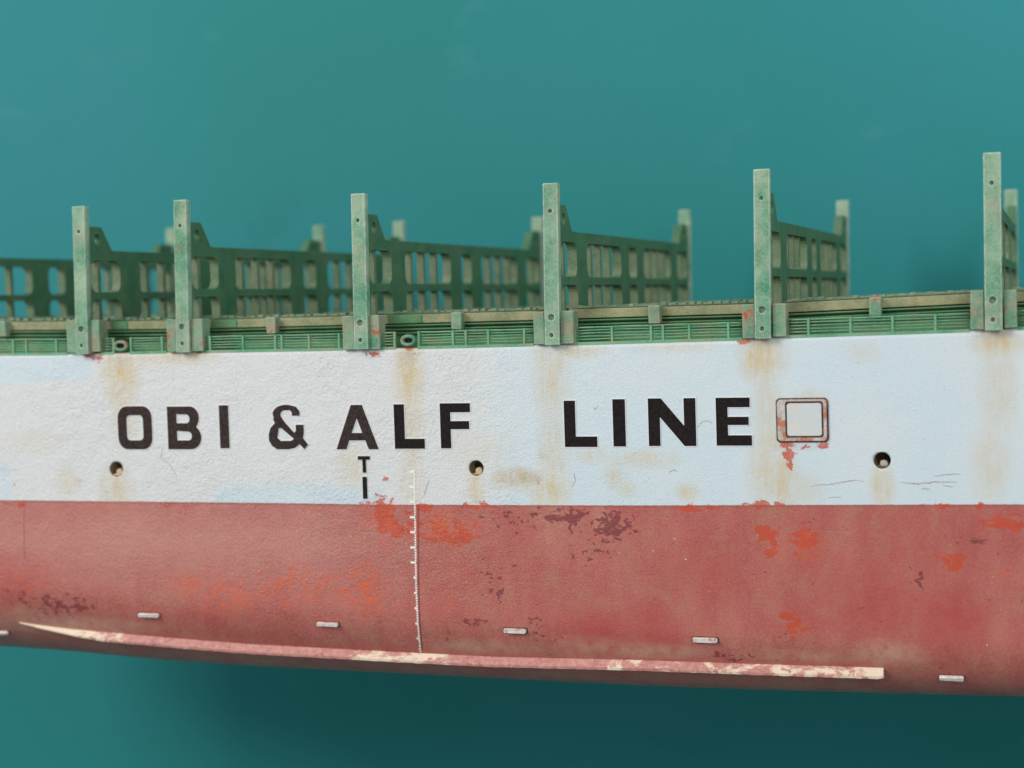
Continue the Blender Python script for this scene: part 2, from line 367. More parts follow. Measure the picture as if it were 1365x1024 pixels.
# hull
xs = list(np.arange(-19.3, -14.6, 0.2)) + list(np.arange(-14.6, 0.6, 0.05)) + list(np.arange(0.6, 6.6, 0.3))
NS, NA = 62, 22
bm = bmesh.new(); secs = []
for x in xs:
    zd = float(deck_z(x)); zb = float(bot_z(x)); R = min(Rr(x), max(0.15, hb(x))); y0 = HB - hb(x); zc = zb + R
    pts = [(y0, zd + (zc - zd) * i / NS) for i in range(NS)]
    pts += [(y0 + R - R * math.cos(math.pi / 2 * k / NA), zc - R * math.sin(math.pi / 2 * k / NA)) for k in range(NA + 1)]
    full = pts + [(BEAM - y, z) for y, z in reversed(pts)]
    secs.append([bm.verts.new((x, y, z)) for y, z in full])
n = len(secs[0])
for A, B in zip(secs, secs[1:]):
    for k in range(n - 1):
        f = bm.faces.new((A[k], A[k + 1], B[k + 1], B[k])); f.smooth = True
    f = bm.faces.new((A[n - 1], A[0], B[0], B[n - 1])); f.material_index = 1
bm.faces.new(secs[0]); bm.faces.new(secs[-1][::-1])
bmesh.ops.recalc_face_normals(bm, faces=bm.faces)
me = bpy.data.meshes.new('hull'); bm.to_mesh(me); bm.free()
me.materials.append(HULL); me.materials.append(DECKM)
hob = bpy.data.objects.new('tmp_hull', me); COL.objects.link(hob)
# round ports cut into the side
PORTS = [(155.2, 625.5, 9.0, 8.8), (635, 624.2, 9.8, 9.0), (1176, 613.8, 11.6, 10.5)]
cut = bmesh.new(); port_geo = []
for px, py, rx, ry in PORTS:
    c = pix(px, py); rr = (pix(px + rx, py) - pix(px - rx, py)).length / 2
    port_geo.append((c, rr))
    tube(cut, [(c.x, -0.3, c.z), (c.x, 0.32, c.z)], rr, 40)
bmesh.ops.recalc_face_normals(cut, faces=cut.faces)
cme = bpy.data.meshes.new('cut'); cut.to_mesh(cme); cut.free(); cme.materials.append(RUST)
cob = bpy.data.objects.new('cut', cme); COL.objects.link(cob)
md = hob.modifiers.new('b', 'BOOLEAN'); md.operation = 'DIFFERENCE'; md.solver = 'EXACT'; md.object = cob
dg = bpy.context.evaluated_depsgraph_get(); dg.update()
me = bpy.data.meshes.new_from_object(hob.evaluated_get(dg)); me.name = 'hull'
bpy.data.objects.remove(hob); bpy.data.objects.remove(cob)
print('HULL verts', len(me.vertices))
me.materials.clear()
# paint masks on the near side, stored at the hull's own points (world X / Z of each stain)
nv = len(me.vertices); co = np.empty(nv * 3); me.vertices.foreach_get('co', co); co = co.reshape(-1, 3)
VX, VY, VZ = co[:, 0], co[:, 1], co[:, 2]
near = VY < 2.0
def mask(name, blobs, soft=1.0, flat=0.0):
    v = np.zeros(nv)
    for b in blobs:
        px, py, rx, ry = b[:4]; s = b[4] if len(b) > 4 else 1.0
        c = hit(px, py); u = (pix(px + 10, py) - pix(px - 10, py)).length / 20
        d = np.sqrt(((VX - c.x) / (rx * u)) ** 2 + ((VZ - c.z) / (ry * u)) ** 2)
        v = np.maximum(v, s * np.clip((1 - d) / (1 - flat) if flat else 1 - d, 0, 1) ** soft)
    v *= near
    a = me.attributes.new(name, 'FLOAT', 'POINT'); a.data.foreach_set('value', v.astype(np.float32)); return a
def soft_rect(rects, name, extra=None):
    v = np.zeros(nv)
    for x0, y0, x1, y1, fx, fy, s in rects:
        a = pix(x0, (y0 + y1) / 2).x; b = pix(x1, (y0 + y1) / 2).x; t = pix((x0 + x1) / 2, y0).z; bt = pix((x0 + x1) / 2, y1).z
        q = np.clip((VX - a) / fx + 0.5, 0, 1) * np.clip((b - VX) / fx + 0.5, 0, 1) * np.clip((t - VZ) / fy + 0.5, 0, 1) * np.clip((VZ - bt) / fy + 0.5, 0, 1)
        v = np.maximum(v, s * q)
    if extra is not None: v = np.maximum(v, extra)
    v *= near
    me.attributes.new(name, 'FLOAT', 'POINT').data.foreach_set('value', v.astype(np.float32))
mask('m_orange', [(512, 688, 20, 36, 1.0), (525, 697, 40, 22, 1), (590, 706, 52, 24, 1), (612, 716, 34, 16, 1), (640, 675, 34, 7, .9), (565, 675, 20, 6, .7),
    (925, 677, 36, 8, .95), (1010, 674, 34, 8, 1), (1040, 672, 16, 5, .9), (960, 675, 14, 4, .8), (1256, 675, 34, 7, .95), (1292, 672, 22, 9, .95), (1343, 696, 34, 18, 1.1),
    (1310, 694, 24, 8, .9), (1270, 748, 28, 17, 1.05), (1026, 718, 20, 30, 1.0), (1072, 720, 32, 28, .85), (1058, 832, 36, 24, .85), (1340, 762, 12, 12, .5),
    (512, 638, 8, 8, .9), (560, 654, 3, 5, .7), (486, 672, 36, 5, .6), (22, 671, 26, 7, .6), (222, 673, 18, 7, .6), (250, 675, 30, 5, .5),
    (126, 474, 14, 8, .9), (132, 480, 8, 8, .6), (495, 472, 16, 8, .9), (544, 465, 22, 6, 1), (262, 469, 12, 5, .8), (990, 454, 16, 6, 1),
    (1052, 598, 12, 12, .95), (1052, 610, 5.5, 34, 1.35), (1075, 594, 20, 5, .9), (1095, 594, 12, 9, 1), (1047, 590, 18, 4, .9), (716, 641, 4, 5, .7), (19, 648, 5, 6, .7)], 0.6)
mask('m_faint', [(385, 780, 55, 34), (450, 787, 44, 24), (490, 788, 36, 42, 1.3), (300, 795, 55, 30, .9), (250, 780, 40, 18, .8), (590, 700, 60, 26, .8), (510, 700, 44, 34, .8),
    (310, 822, 16, 10, .6), (30, 775, 50, 20, .5), (1340, 765, 20, 14, .5), (1075, 735, 50, 34, .5), (600, 790, 60, 60, .3)], 0.6)
mask('m_maroon', [(758, 690, 44, 20, 1), (815, 702, 40, 32, 1.05), (800, 728, 60, 44, .62), (722, 688, 40, 30, .6), (686, 690, 26, 16, .8), (655, 785, 24, 34, .72), (633, 828, 24, 9, .95),
    (714, 829, 20, 9, .85), (650, 690, 40, 26, .5), (585, 850, 50, 16, .5), (78, 806, 60, 20, .9), (108, 808, 34, 10, 1), (30, 796, 46, 18, .7), (672, 740, 50, 50, .4), (1222, 775, 36, 26, .62),
    (1305, 720, 30, 12, .85), (1345, 735, 40, 18, .55), (1155, 825, 30, 22, .55), (960, 873, 24, 8, .85), (975, 880, 34, 8, .7), (505, 693, 28, 12, .5), (480, 688, 20, 8, .5), (1010, 876, 60, 10, .5),
    (725, 845, 60, 20, .5), (345, 846, 12, 5, .8), (1120, 715, 40, 14, .5), (700, 885, 40, 6, .5)], 0.55)
mask('m_deep', [(790, 845, 70, 44, .8), (868, 845, 50, 50, .7), (1165, 800, 90, 60, .7), (1270, 825, 60, 60, .9), (930, 765, 70, 50, .5), (22, 775, 60, 40, .6), (1220, 745, 60, 60, .4), (290, 830, 60, 24, .3)], 0.8)
mask('m_cream', [(100, 833, 130, 14, 1), (40, 826, 40, 22, .8), (640, 864, 90, 14, .8), (860, 868, 90, 14, 1), (790, 866, 60, 22, .8), (1180, 872, 60, 24, .9), (1080, 876, 120, 10, .7), (740, 700, 34, 60, .45), (800, 690, 16, 30, .5), (180, 700, 60, 50, .25)], 0.7)
mask('m_stain', [(160, 500, 30, 46, .9), (166, 540, 22, 70, .5), (155, 652, 30, 34, .65), (90, 642, 18, 20, .5), (545, 500, 26, 60, .85), (548, 560, 20, 90, .6), (548, 640, 22, 50, .4), (240, 474, 60, 14, .7), (200, 476, 60, 12, .5),
    (735, 500, 32, 70, .65), (738, 600, 26, 110, .5), (733, 655, 34, 36, .75), (760, 468, 60, 14, .6), (690, 638, 44, 18, .8), (785, 606, 28, 14, .55), (858, 612, 60, 16, .5), (820, 636, 20, 22, .6), (835, 652, 18, 16, .5), (916, 656, 20, 14, .8),
    (1015, 475, 40, 46, .9), (1022, 540, 24, 90, .6), (1020, 630, 30, 60, .65), (1046, 640, 24, 56, .9), (1070, 655, 36, 30, .5), (1080, 528, 30, 10, .5), (1030, 585, 34, 24, .7),
    (1330, 458, 44, 24, 1), (1330, 520, 34, 90, .5), (1320, 620, 34, 70, .45), (1176, 648, 20, 40, .8), (634, 652, 14, 40, .7), (40, 590, 50, 20, .25), (640, 600, 60, 30, .2), (470, 620, 30, 40, .4), (900, 462, 80, 10, .4), (1150, 470, 30, 20, .3)], 0.75)
mask('m_brown', [(692, 636, 34, 12, .55), (160, 476, 18, 14, .4), (544, 474, 18, 14, .5), (1012, 458, 20, 8, .6), (1325, 447, 30, 8, .9), (1060, 596, 34, 5, .5), (716, 640, 8, 5, .9), (722, 606, 8, 4, .7), (105, 642, 6, 5, .4)], 0.7)
bx = 0.32 + 0.62 * np.clip((VX + 6.9) / 0.8, 0, 1); bx = np.where(VX < -6.9, 0.16, bx)
soft_rect([(-60, 470, 122, 508, .12, .10, .9), (285, 645, 505, 675, .5, .12, .8), (-60, 620, 16, 675, .1, .2, .8), (395, 655, 520, 672, .1, .1, .8), (-60, 492, 60, 512, .1, .1, .8)], 'm_blue', bx * 0.78)
soft_rect([(-60, 672, 520, 770, 2.2, .9, .62)], 'm_pink')
mr = np.interp(VX, [-15, -7.2, -5.8, -3, 0], [1.0, 0.9, 0.42, 0.16, 0.12]) * np.interp(VZ, [-4.6, -3.9, -3.5, 0], [0.25, 0.45, 1, 1])
me.attributes.new('m_rough', 'FLOAT', 'POINT').data.foreach_set('value', mr.astype(np.float32))
me.attributes.new('wl', 'FLOAT', 'POINT').data.foreach_set('value', (VZ - wl_z(VX)).astype(np.float32))
me.attributes.new('seam', 'FLOAT', 'POINT').data.foreach_set('value', np.zeros(nv, dtype=np.float32))
hull = link('hull', me, [HULL, DECKM, RUST], ship)
for p in me.polygons:
    c = p.center
    if p.material_index == 0 and abs(p.normal.z) < 0.98: p.use_smooth = True

# interior of the round ports
for (c, rr), q in zip(port_geo, range(3)):
    bm = bmesh.new()
    prof = [(rr * 1.0, 0.004), (rr * 0.93, 0.03), (rr * 0.9, 0.26), (0.0005, 0.27)]
    rings = [[bm.verts.new((c.x + r * math.cos(2 * math.pi * k / 32), y, c.z + r * math.sin(2 * math.pi * k / 32))) for k in range(32)] for r, y in prof]
    for A, B in zip(rings, rings[1:]):
        for k in range(32): bm.faces.new((A[k], A[(k + 1) % 32], B[(k + 1) % 32], B[k])).smooth = True
    po = done(bm, 'round_port', RUST, ship, group='round ports along the white side')
    bm = bmesh.new()   # rough lump and lip inside
    tube(bm, [(c.x + rr * .1, 0.25, c.z - rr * .45), (c.x + rr * .12, 0.05, c.z - rr * .45)], [rr * .6, rr * .5], 12)
    box(bm, (c.x - rr * .5, 0.02, c.z - rr * .86), (c.x + rr * .5, 0.24, c.z - rr * .66), 0, 0.01)
    done(bm, 'inner_pipe', TAN if q < 2 else STEEL, po, bevel=0.01)

# thin vertical joint beside the draft marks, and another two fainter ones
def strip_on_hull(bm, pts, w, h=0.004):
    P = [hit(*p) for p in pts]
    prev = None
    for p in P:
        nn = hull_normal(p); a = bm.verts.new(p + nn * h + Vector((-w / 2, 0, 0))); b = bm.verts.new(p + nn * h + Vector((w / 2, 0, 0)))
        c2 = bm.verts.new(p - nn * 0.004 + Vector((-w / 2, 0, 0))); d2 = bm.verts.new(p - nn * 0.004 + Vector((w / 2, 0, 0)))
        if prev:
            bm.faces.new((prev[0], prev[1], b, a)); bm.faces.new((prev[2], prev[0], a, c2)); bm.faces.new((prev[1], prev[3], d2, b))
        prev = (a, b, c2, d2)
def dx(y): return float(np.interp(y, [630, 680, 780, 830, 868], [552.5, 553.2, 554.8, 557, 560.5]))
bm = bmesh.new(); strip_on_hull(bm, [(dx(y) + 4.2 - 2.0 * (y - 680) / 190, y) for y in range(674, 872, 8)], 0.013)
done(bm, 'hull_seam', mat_flat('seam_brown', (0.16, 0.035, 0.03), (0.30, 0.09, 0.07), 20), ship)
bm = bmesh.new(); strip_on_hull(bm, [(31.5 + (y - 650) * 0.01, y) for y in range(674, 752, 8)], 0.012)
done(bm, 'hull_seam', mat_flat('seam_pink', (0.30, 0.13, 0.12), (0.46, 0.22, 0.19), 20), ship)

SCR = mat_flat('scratch_grey', (0.30, 0.26, 0.25), (0.55, 0.50, 0.47), 40)
def scratch(pts, w):
    bm = bmesh.new(); prev = None; n_ = len(pts) * 6
    for i in range(n_ + 1):
        t = i / n_ * (len(pts) - 1); k = min(int(t), len(pts) - 2); f = t - k
        px = pts[k][0] * (1 - f) + pts[k + 1][0] * f + random.uniform(-.5, .5); py = pts[k][1] * (1 - f) + pts[k + 1][1] * f + random.uniform(-.6, .6)
        c = hit(px, py); ww = w * math.sin(math.pi * (i + .4) / (n_ + .8)) * random.uniform(.4, 1.2) + .0015
        d = Vector((pts[-1][0] - pts[0][0], 0, pts[0][1] - pts[-1][1])).normalized(); u = Vector((-d.z, 0, d.x))
        a, b = bm.verts.new(c + u * ww + Vector((0, -.0035, 0))), bm.verts.new(c - u * ww + Vector((0, -.0035, 0)))
        a2, b2 = bm.verts.new(c + u * ww + Vector((0, .004, 0))), bm.verts.new(c - u * ww + Vector((0, .004, 0)))
        if prev:
            bm.faces.new((prev[0], prev[1], b, a)); bm.faces.new((prev[2], prev[0], a, a2)); bm.faces.new((prev[1], prev[3], b2, b))
        prev = (a, b, a2, b2)
    done(bm, 'paint_scratch', SCR, ship)
for q, w in (([(1081, 648), (1110, 645), (1140, 640), (1151, 642)], .005), ([(1200, 643), (1222, 645), (1250, 642), (1276, 643)], .010), ([(1244, 635), (1268, 632), (1281, 632)], .005),
             ([(1228, 651), (1240, 652)], .006), ([(1257, 647), (1270, 649)], .006), ([(1104, 664), (1120, 662)], .004), ([(929, 571), (936, 562), (944, 561), (949, 564)], .004),
             ([(217, 597), (214, 610), (226, 618), (236, 636)], .004), ([(791, 542), (793, 546), (797, 541)], .003), ([(765, 630), (767, 640), (763, 648)], .004),
             ([(892, 630), (898, 626), (902, 628)], .006), ([(568, 650), (572, 640)], .003), ([(565, 660), (569, 650)], .004)):
    scratch(q, w * 0.65)
# draft scale
bm = bmesh.new()
def tick(px, py, w, h):
    p = hit(px, py); nn = hull_normal(p); u = (pix(px + 10, py) - pix(px - 10, py)).length / 20
    t = Vector((1, 0, 0)); b = nn.cross(t).normalized()
    vs = []
    for e in (-0.004, 0.005):
        for sx, sz in ((-1, -1), (1, -1), (1, 1), (-1, 1)):
            vs.append(bm.verts.new(p + nn * e + t * sx * w * u / 2 + b * sz * h * u / 2))
    bm.faces.new(vs[4:]); 
    for i in range(4): bm.faces.new((vs[i], vs[(i + 1) % 4], vs[4 + (i + 1) % 4], vs[4 + i]))
y = 629.0; k = 0
while y < 869:
    x = dx(y)
    if k % 6 == 0: tick(x - 3.2 + 2.0 * (y > 760), y + random.uniform(-.4, .4), 7.0 - 3 * (y > 760), 2.7)
    else: tick(x, y, 2.1 + random.uniform(-.3, .4), 2.1)
    y += 20.2 / 6; k += 1
done(bm, 'draft_scale', TICK, ship, 'white ladder of draft marks running down the red hull')

# ------------------------------------------------------------------ lettering
def flip(pts): return pts
GL = {}
GL['I'] = [[(0, 0), (1, 0), (1, 1), (0, 1)]]
GL['L'] = [[(0, 0), (1, 0), (1, .225), (.345, .225), (.345, 1), (0, 1)]]
GL['F'] = [[(0, 0), (.34, 0), (.34, .425), (.955, .425), (.955, .605), (.34, .605), (.34, .80), (1, .80), (1, 1), (0, 1)]]
GL['E'] = [[(0, 0), (1, 0), (1, .215), (.33, .215), (.33, .43), (.92, .43), (.92, .60), (.33, .60), (.33, .80), (.96, .80), (.96, 1), (0, 1)]]
GL['N'] = [[(0, 0), (.245, 0), (.245, .61), (.755, 0), (1, 0), (1, 1), (.755, 1), (.755, .42), (.275, 1), (0, 1)]]
GL['A'] = [[(0, 0), (.235, 0), (.31, .20), (.69, .20), (.765, 0), (1, 0), (.635, 1), (.375, 1)], [(.375, .37), (.625, .37), (.505, .70)]]
GL['O'] = [rrect(0, 0, 1, 1, .27, 7), rrect(.26, .21, .74, .79, .10, 5)]
GL['T'] = [[(.37, 0), (.66, 0), (.66, .78), (1, .78), (1, 1), (0, 1), (0, .78), (.37, .78)]]
GL['B'] = [[(0, 0), (.62, 0)] + arc(.68, .28, .32, .28, -80, 40, 8) + [(.86, .52)] + arc(.68, .74, .27, .26, -25, 90, 7) + [(0, 1)],
           [(.28, .21), (.60, .21)] + arc(.62, .31, .10, .10, -90, 90, 6) + [(.28, .43)],
           [(.28, .61), (.56, .61)] + arc(.58, .71, .09, .10, -90, 90, 6) + [(.28, .82)]]
amp_out = [(.78, .115), (.90, 0), (1.0, .105), (.875, .25), (.90, .38), (.90, .55), (.70, .55), (.70, .42), (.655, .37), (.43, .60),
           (.36, .69)] + arc(.44, .78, .12, .095, 190, 80, 5) + [(.56, .875), (.61, .835), (.61, .75), (.81, .75), (.81, .85), (.72, .955)] \
    + arc(.47, .80, .35, .20, 60, 200, 8)[1:] + [(.13, .66), (.17, .59), (.05, .48), (0, .34), (.0, .20), (.07, .08), (.20, .0), (.50, 0), (.66, .03)]
amp_hole = [(.25, .40), (.26, .47), (.33, .475), (.64, .235), (.57, .19), (.30, .19), (.22, .26)]
GL['&'] = [amp_out, amp_hole]
LET = [('O', 159, 541.7, 204.3, 599), ('B', 225, 542, 269.5, 599), ('I', 294.2, 540.3, 306.6, 597.6), ('&', 359.4, 539.7, 411.5, 599), ('A', 449, 540, 505.3, 599),
       ('L', 526.9, 539, 566.8, 598.2), ('F', 588.3, 537.7, 628.5, 597.7), ('L', 753.4, 534.2, 796.6, 595.8), ('I', 818.2, 532.2, 834.7, 595.1),
       ('N', 865.4, 531.2, 928.5, 594.5), ('E', 955.6, 530.3, 1002.7, 594), ('T', 478, 608, 494, 630), ('I', 484.4, 635.6, 490.3, 664.8)]
for ch, x0, y0, x1, y1 in LET:
    bl_, br_, tl_ = pix(x0, y1), pix(x1, y1), pix(x0, y0)
    if ch == 'N' or ch == 'E' or ch == 'L': pass
    w = br_.x - bl_.x; h = tl_.z - bl_.z; zz = bl_.z; tilt = (br_.z - bl_.z) / w
    loops = [[(u * w, v * h) for u, v in lp] for lp in GL[ch]]
    fn = lambda v, x=bl_.x, z=zz, t=tilt, y=-0.006: Vector((x + v.x, y - v.z, z + v.y + v.x * t))
    bm = bmesh.new(); add_shape(bm, loops, 0.008, fn)
    lo = done(bm, 'letter', BLACK2 if x0 > 450 and ch != 'O' else BLACK, ship, 'black capital letter ' + ch if ch != '&' else 'black ampersand sign')
    fn2 = lambda v, x=bl_.x, z=zz, t=tilt, y=-0.003: Vector((x + v.x, y - v.z, z + v.y + v.x * t))
    bm = bmesh.new(); add_shape(bm, loops, 0.006, fn2, 0.010 if h > .3 else 0.005)
    done(bm, 'letter_border', WHITE, lo)

# square pilot door, raised with dark washed grooves
def plate(name, x0, y0, x1, y1, r, ya, yb, mat, parent, hole=None, bev=0.0):
    a = pix(x0, y1); b = pix(x1, y0)
    lp = [rrect(a.x, a.z, b.x, b.z, r)]
    if hole:
        c = pix(hole[0], hole[3]); d = pix(hole[2], hole[1]); lp.append(rrect(c.x, c.z, d.x, d.z, hole[4]))
    bm = bmesh.new(); add_shape(bm, lp, abs(yb - ya), lambda v: Vector((v.x, (ya + yb) / 2 - v.z, v.y)))
    return done(bm, name, mat, parent, bevel=bev)
door = plate('pilot_door', 1035.5, 530, 1104, 590, .05, 0.004, -0.010, WASH, ship)
door['label'] = 'square recessed side door with rust stained frame'
plate('door_rim', 1037.3, 532.0, 1101.8, 587.8, .045, -0.008, -0.030, RIMP, door, (1047.8, 534.6, 1097.6, 583.6, .035), .006)
plate('door_panel', 1050.0, 537.2, 1095.0, 581.0, .03, -0.008, -0.024, DOORP, door, None, .006)

# ------------------------------------------------------------------ bilge keel and anodes
top = [(27, 829.5), (45, 832.5), (97, 839), (189, 847), (260, 853), (340, 859), (487, 867), (657, 875.5), (854, 880), (1020, 885.7), (1100, 888), (1178, 890.5)]
tx = [p[0] for p in top]; ty = [p[1] for p in top]
bm = bmesh.new(); prev = None
N = 150
for i in range(N + 1):
    px = 26 + (1178 - 26) * i / N; py = float(np.interp(px, tx, ty))
    p = hit(px, py); e = min(1, (i + 1) / 16) ** 0.8
    j = random.uniform(-1, 1) * 0.003
    wdt = (0.125 + j) * e
    if i == N: wdt *= 0.85
    wdt *= 0.68; tip = p + Vector((0, -0.062 * e - j, -wdt)); inn = p + Vector((0, 0.06, 0.012))
    t2 = tip + Vector((0, 0.006, -0.035 * e)); in2 = p + Vector((0, 0.10, -0.13 * e))
    ring = [bm.verts.new(q) for q in (inn, p + Vector((0, -0.012, 0.0)), tip, t2, in2)]
    if prev:
        for k in range(5):
            f = bm.faces.new((prev[k], prev[(k + 1) % 5], ring[(k + 1) % 5], ring[k]))
    else: bm.faces.new(ring[::-1])
    prev = ring
bm.faces.new(prev)
kl = done(bm, 'bilge_keel', KEEL, ship, 'long pink bilge keel strip with cream filler patches', bevel=0.006)
kx = [pix(q, 870, .6).x for q in (20, 60, 150, 210, 470, 500, 600, 660, 780, 850, 930, 1000, 1150, 1190)]
kv = [.9, .85, .7, .15, .1, .5, .6, .15, .15, .5, .35, .35, .55, .8]
ac = kl.data.attributes.new('cream', 'FLOAT', 'POINT')
for v in kl.data.vertices: ac.data[v.index].value = float(np.interp(v.co.x + kl['_w'][0], kx, kv))

for x0, y0, x1, y1 in [(-24, 838, 12, 845.5), (185.6, 816, 213, 822.5), (423, 828.2, 451.5, 834.6), (672, 836.5, 702, 844), (923.5, 848.8, 957, 856.4), (1252, 898.5, 1285, 906)]:
    p = hit((x0 + x1) / 2, (y0 + y1) / 2); a = hit(x0, (y0 + y1) / 2 - 0.6); b = hit(x1, (y0 + y1) / 2 + 0.6)
    nn = hull_normal(p); h = (y1 - y0) / 118 / 2 * .85
    bm = bmesh.new(); d = (b - a).normalized(); up = nn.cross(d).normalized()
    if up.z < 0: up = -up
    L = (b - a).length / 2; rings = []
    lp = rrect(-L, -h, L, h, h * .7, 4)
    for s, e in ((1.0, -0.03), (1.0, 0.022), (0.86, 0.045)):
        rings.append([bm.verts.new(p + d * (u * (1 if s == 1 else .97)) + up * (v * s) + nn * (e + random.uniform(-.003, .003))) for u, v in lp])
    for A, B in zip(rings, rings[1:]):
        for k in range(len(lp)): bm.faces.new((A[k], A[(k + 1) % len(lp)], B[(k + 1) % len(lp)], B[k])).smooth = True
    bm.faces.new(rings[-1])
    an = done(bm, 'hull_anode', ANODE, ship, group='small pale bars along the bilge')
    bm = bmesh.new(); lp2 = rrect(-L - .012, -h - .016, L + .014, h + .010, h * .8, 4)
    rg = [[bm.verts.new(p + d * u + up * v + nn * e) for u, v in lp2] for e in (-.03, .006)]
    for k in range(len(lp2)): bm.faces.new((rg[0][k], rg[0][(k + 1) % len(lp2)], rg[1][(k + 1) % len(lp2)], rg[1][k]))
    bm.faces.new(rg[1])
    done(bm, 'anode_seat', WASH, an)

# ------------------------------------------------------------------ lashing bridges
XP = [pix(p, q, -0.105).x for p, q in ((-142, 471), (101, 469.6), (235, 469), (472, 468), (726, 459.6), (1006, 450), (1313, 440))]
tops = [pix(p, q, -0.105).z for p, q in ((-160, 282), (96.4, 275.5), (231, 267), (467.5, 258.6), (723.6, 244.6), (1004.8, 226), (1310, 204))]
LEAN = [0.04, 0.04, 0.045, 0.03, 0.035, 0.03, 0.012]
PW = 0.185
def bridge(i):
    x0 = XP[i]; zd = float(deck_z(x0)); zt = tops[i]
    dzz = zd + 0.51      # small sheer offset
    xr = x0 + PW - 0.004; T = 0.122; xl = xr - T
    zs, ze = 0.855 + dzz, 1.165 + dzz
    y0, y1 = -0.02, 6.60 * YS
    out = [(y0, -0.45), (y1, -0.45), (y1, ze), (y1 - .35, ze), (y1 - .38, ze - .015), (y1 - .60, zs + .01), (y1 - .64, zs), (y0 + .64, zs), (y0 + .60, zs + .01), (y0 + .38, ze - .015), (y0 + .35, ze), (y0, ze)]
    zA0, zA1, zB0, zB1 = 0.30 + dzz, 0.725 + dzz, -0.30, 0.205 + dzz
    ops = [(a * YS, b * YS) for a, b in ((.05, .705), (1.13, 2.70), (3.10, 3.50), (3.88, 5.45), (5.88, 6.53))]
    loops = [out]
    for a, b in ops:
        r = .13 if b - a > .45 else .10
        loops.append(rrect(a, zA0, b, zA1, r)); loops.append(rrect(a, zB0, b, zB1, r))
    loops.append(arc(.24, 1.0 + dzz, .075, .075, 0, 360, 14)[:-1]); loops.append(arc(6.36 * YS, 1.0 + dzz, .075, .075, 0, 360, 14)[:-1])
    bm = bmesh.new(); add_shape(bm, loops, T, lambda v: Vector(((xl + xr) / 2 + v.z, v.x, v.y)))
    bm.normal_update()
    for f in bm.faces:
        if abs(f.normal.x) < .3 and abs(f.normal.y) > .5 and 0.0 < f.calc_center_median().y < 6.58 * YS and f.calc_center_median().z < zA1: f.material_index = 1  # opening sides coloured paler, as if catching the light
    br = done(bm, 'lashing_bridge', [BRIDGE, BAR_LIT], ship, group='green lashing bridges across the deck')
    # separate vertical bars, coloured in the same lit tone as the opening sides
    for yb in [q * YS for q in (.27, 1.40, 1.82, 2.25, 4.33, 4.76, 5.18, 6.31)]:
        bm = bmesh.new(); box(bm, (xl + 0.004, yb - .045, -0.40), (xr - 0.024, yb + .03, zA1 + .03))
        done(bm, 'web_bar', BAR_LIT, br)
    # posts with drilled lugs
    for side in (0, 1):
        yf = -0.105 if side == 0 else BEAM + 0.105
        s = 1 if side == 0 else -1
        bm = bmesh.new()
        h = zt - zd
        def circ(u, v, r): return arc(u, v, r, r, 0, 360, 14)[:-1]
        k = 1 if i != 4 else 1
        lp = [[(0, 0), (PW, 0), (PW, h), (0, h)], circ(PW * .45, .33, .040), circ(PW * .45, .115, .027), circ(PW * .47, h - .33, .024)]
        add_shape(bm, lp, 0.045, lambda v: Vector((x0 + v.x + LEAN[i] * v.y / h, yf + s * (0.0225) - v.z * s, zd + .0 + v.y)))
        bm2v = len(bm.verts)
        # core behind the drilled face
        a = (x0 + .004, min(yf + s * .047, yf + s * .12), zd + .002); b = (x0 + PW - .006, max(yf + s * .047, yf + s * .12), zt - .004)
        vs0 = set(bm.verts); box(bm, a, b, 0)
        for v in bm.verts:
            if v not in vs0: v.co.x += LEAN[i] * (v.co.z - zd) / h
        done(bm, 'corner_post', POST, br, bevel=0.007)
    return x0
x0s = [bridge(i) for i in range(7)]

# flank blocks
BL = [(-161, 427, -146, 472), (-118, 427, -106, 472), (90, 426.5, 101.5, 471), (120, 426.5, 131.5, 470), (223.5, 425.5, 235, 470), (255.5, 425, 269, 469.5), (457.5, 421, 471.5, 467.5), (492, 420, 505, 467),
      (712, 416, 725.2, 460), (747.6, 414, 763.5, 459), (990, 405.5, 1005.5, 452), (1030, 404.8, 1047, 449.5), (1294, 387, 1311.5, 440), (1338.5, 386, 1355, 438)]
for k, (a, b, c, d) in enumerate(BL):
    p, q = pix(a, d, -.05), pix(c, b, -.05)
    bm = bmesh.new(); box(bm, (p.x, -0.055, p.z + .006), (q.x, 0.16, q.z), 0, 0.004)
    done(bm, 'post_bracket', BLOCK, ship, bevel=0.008)

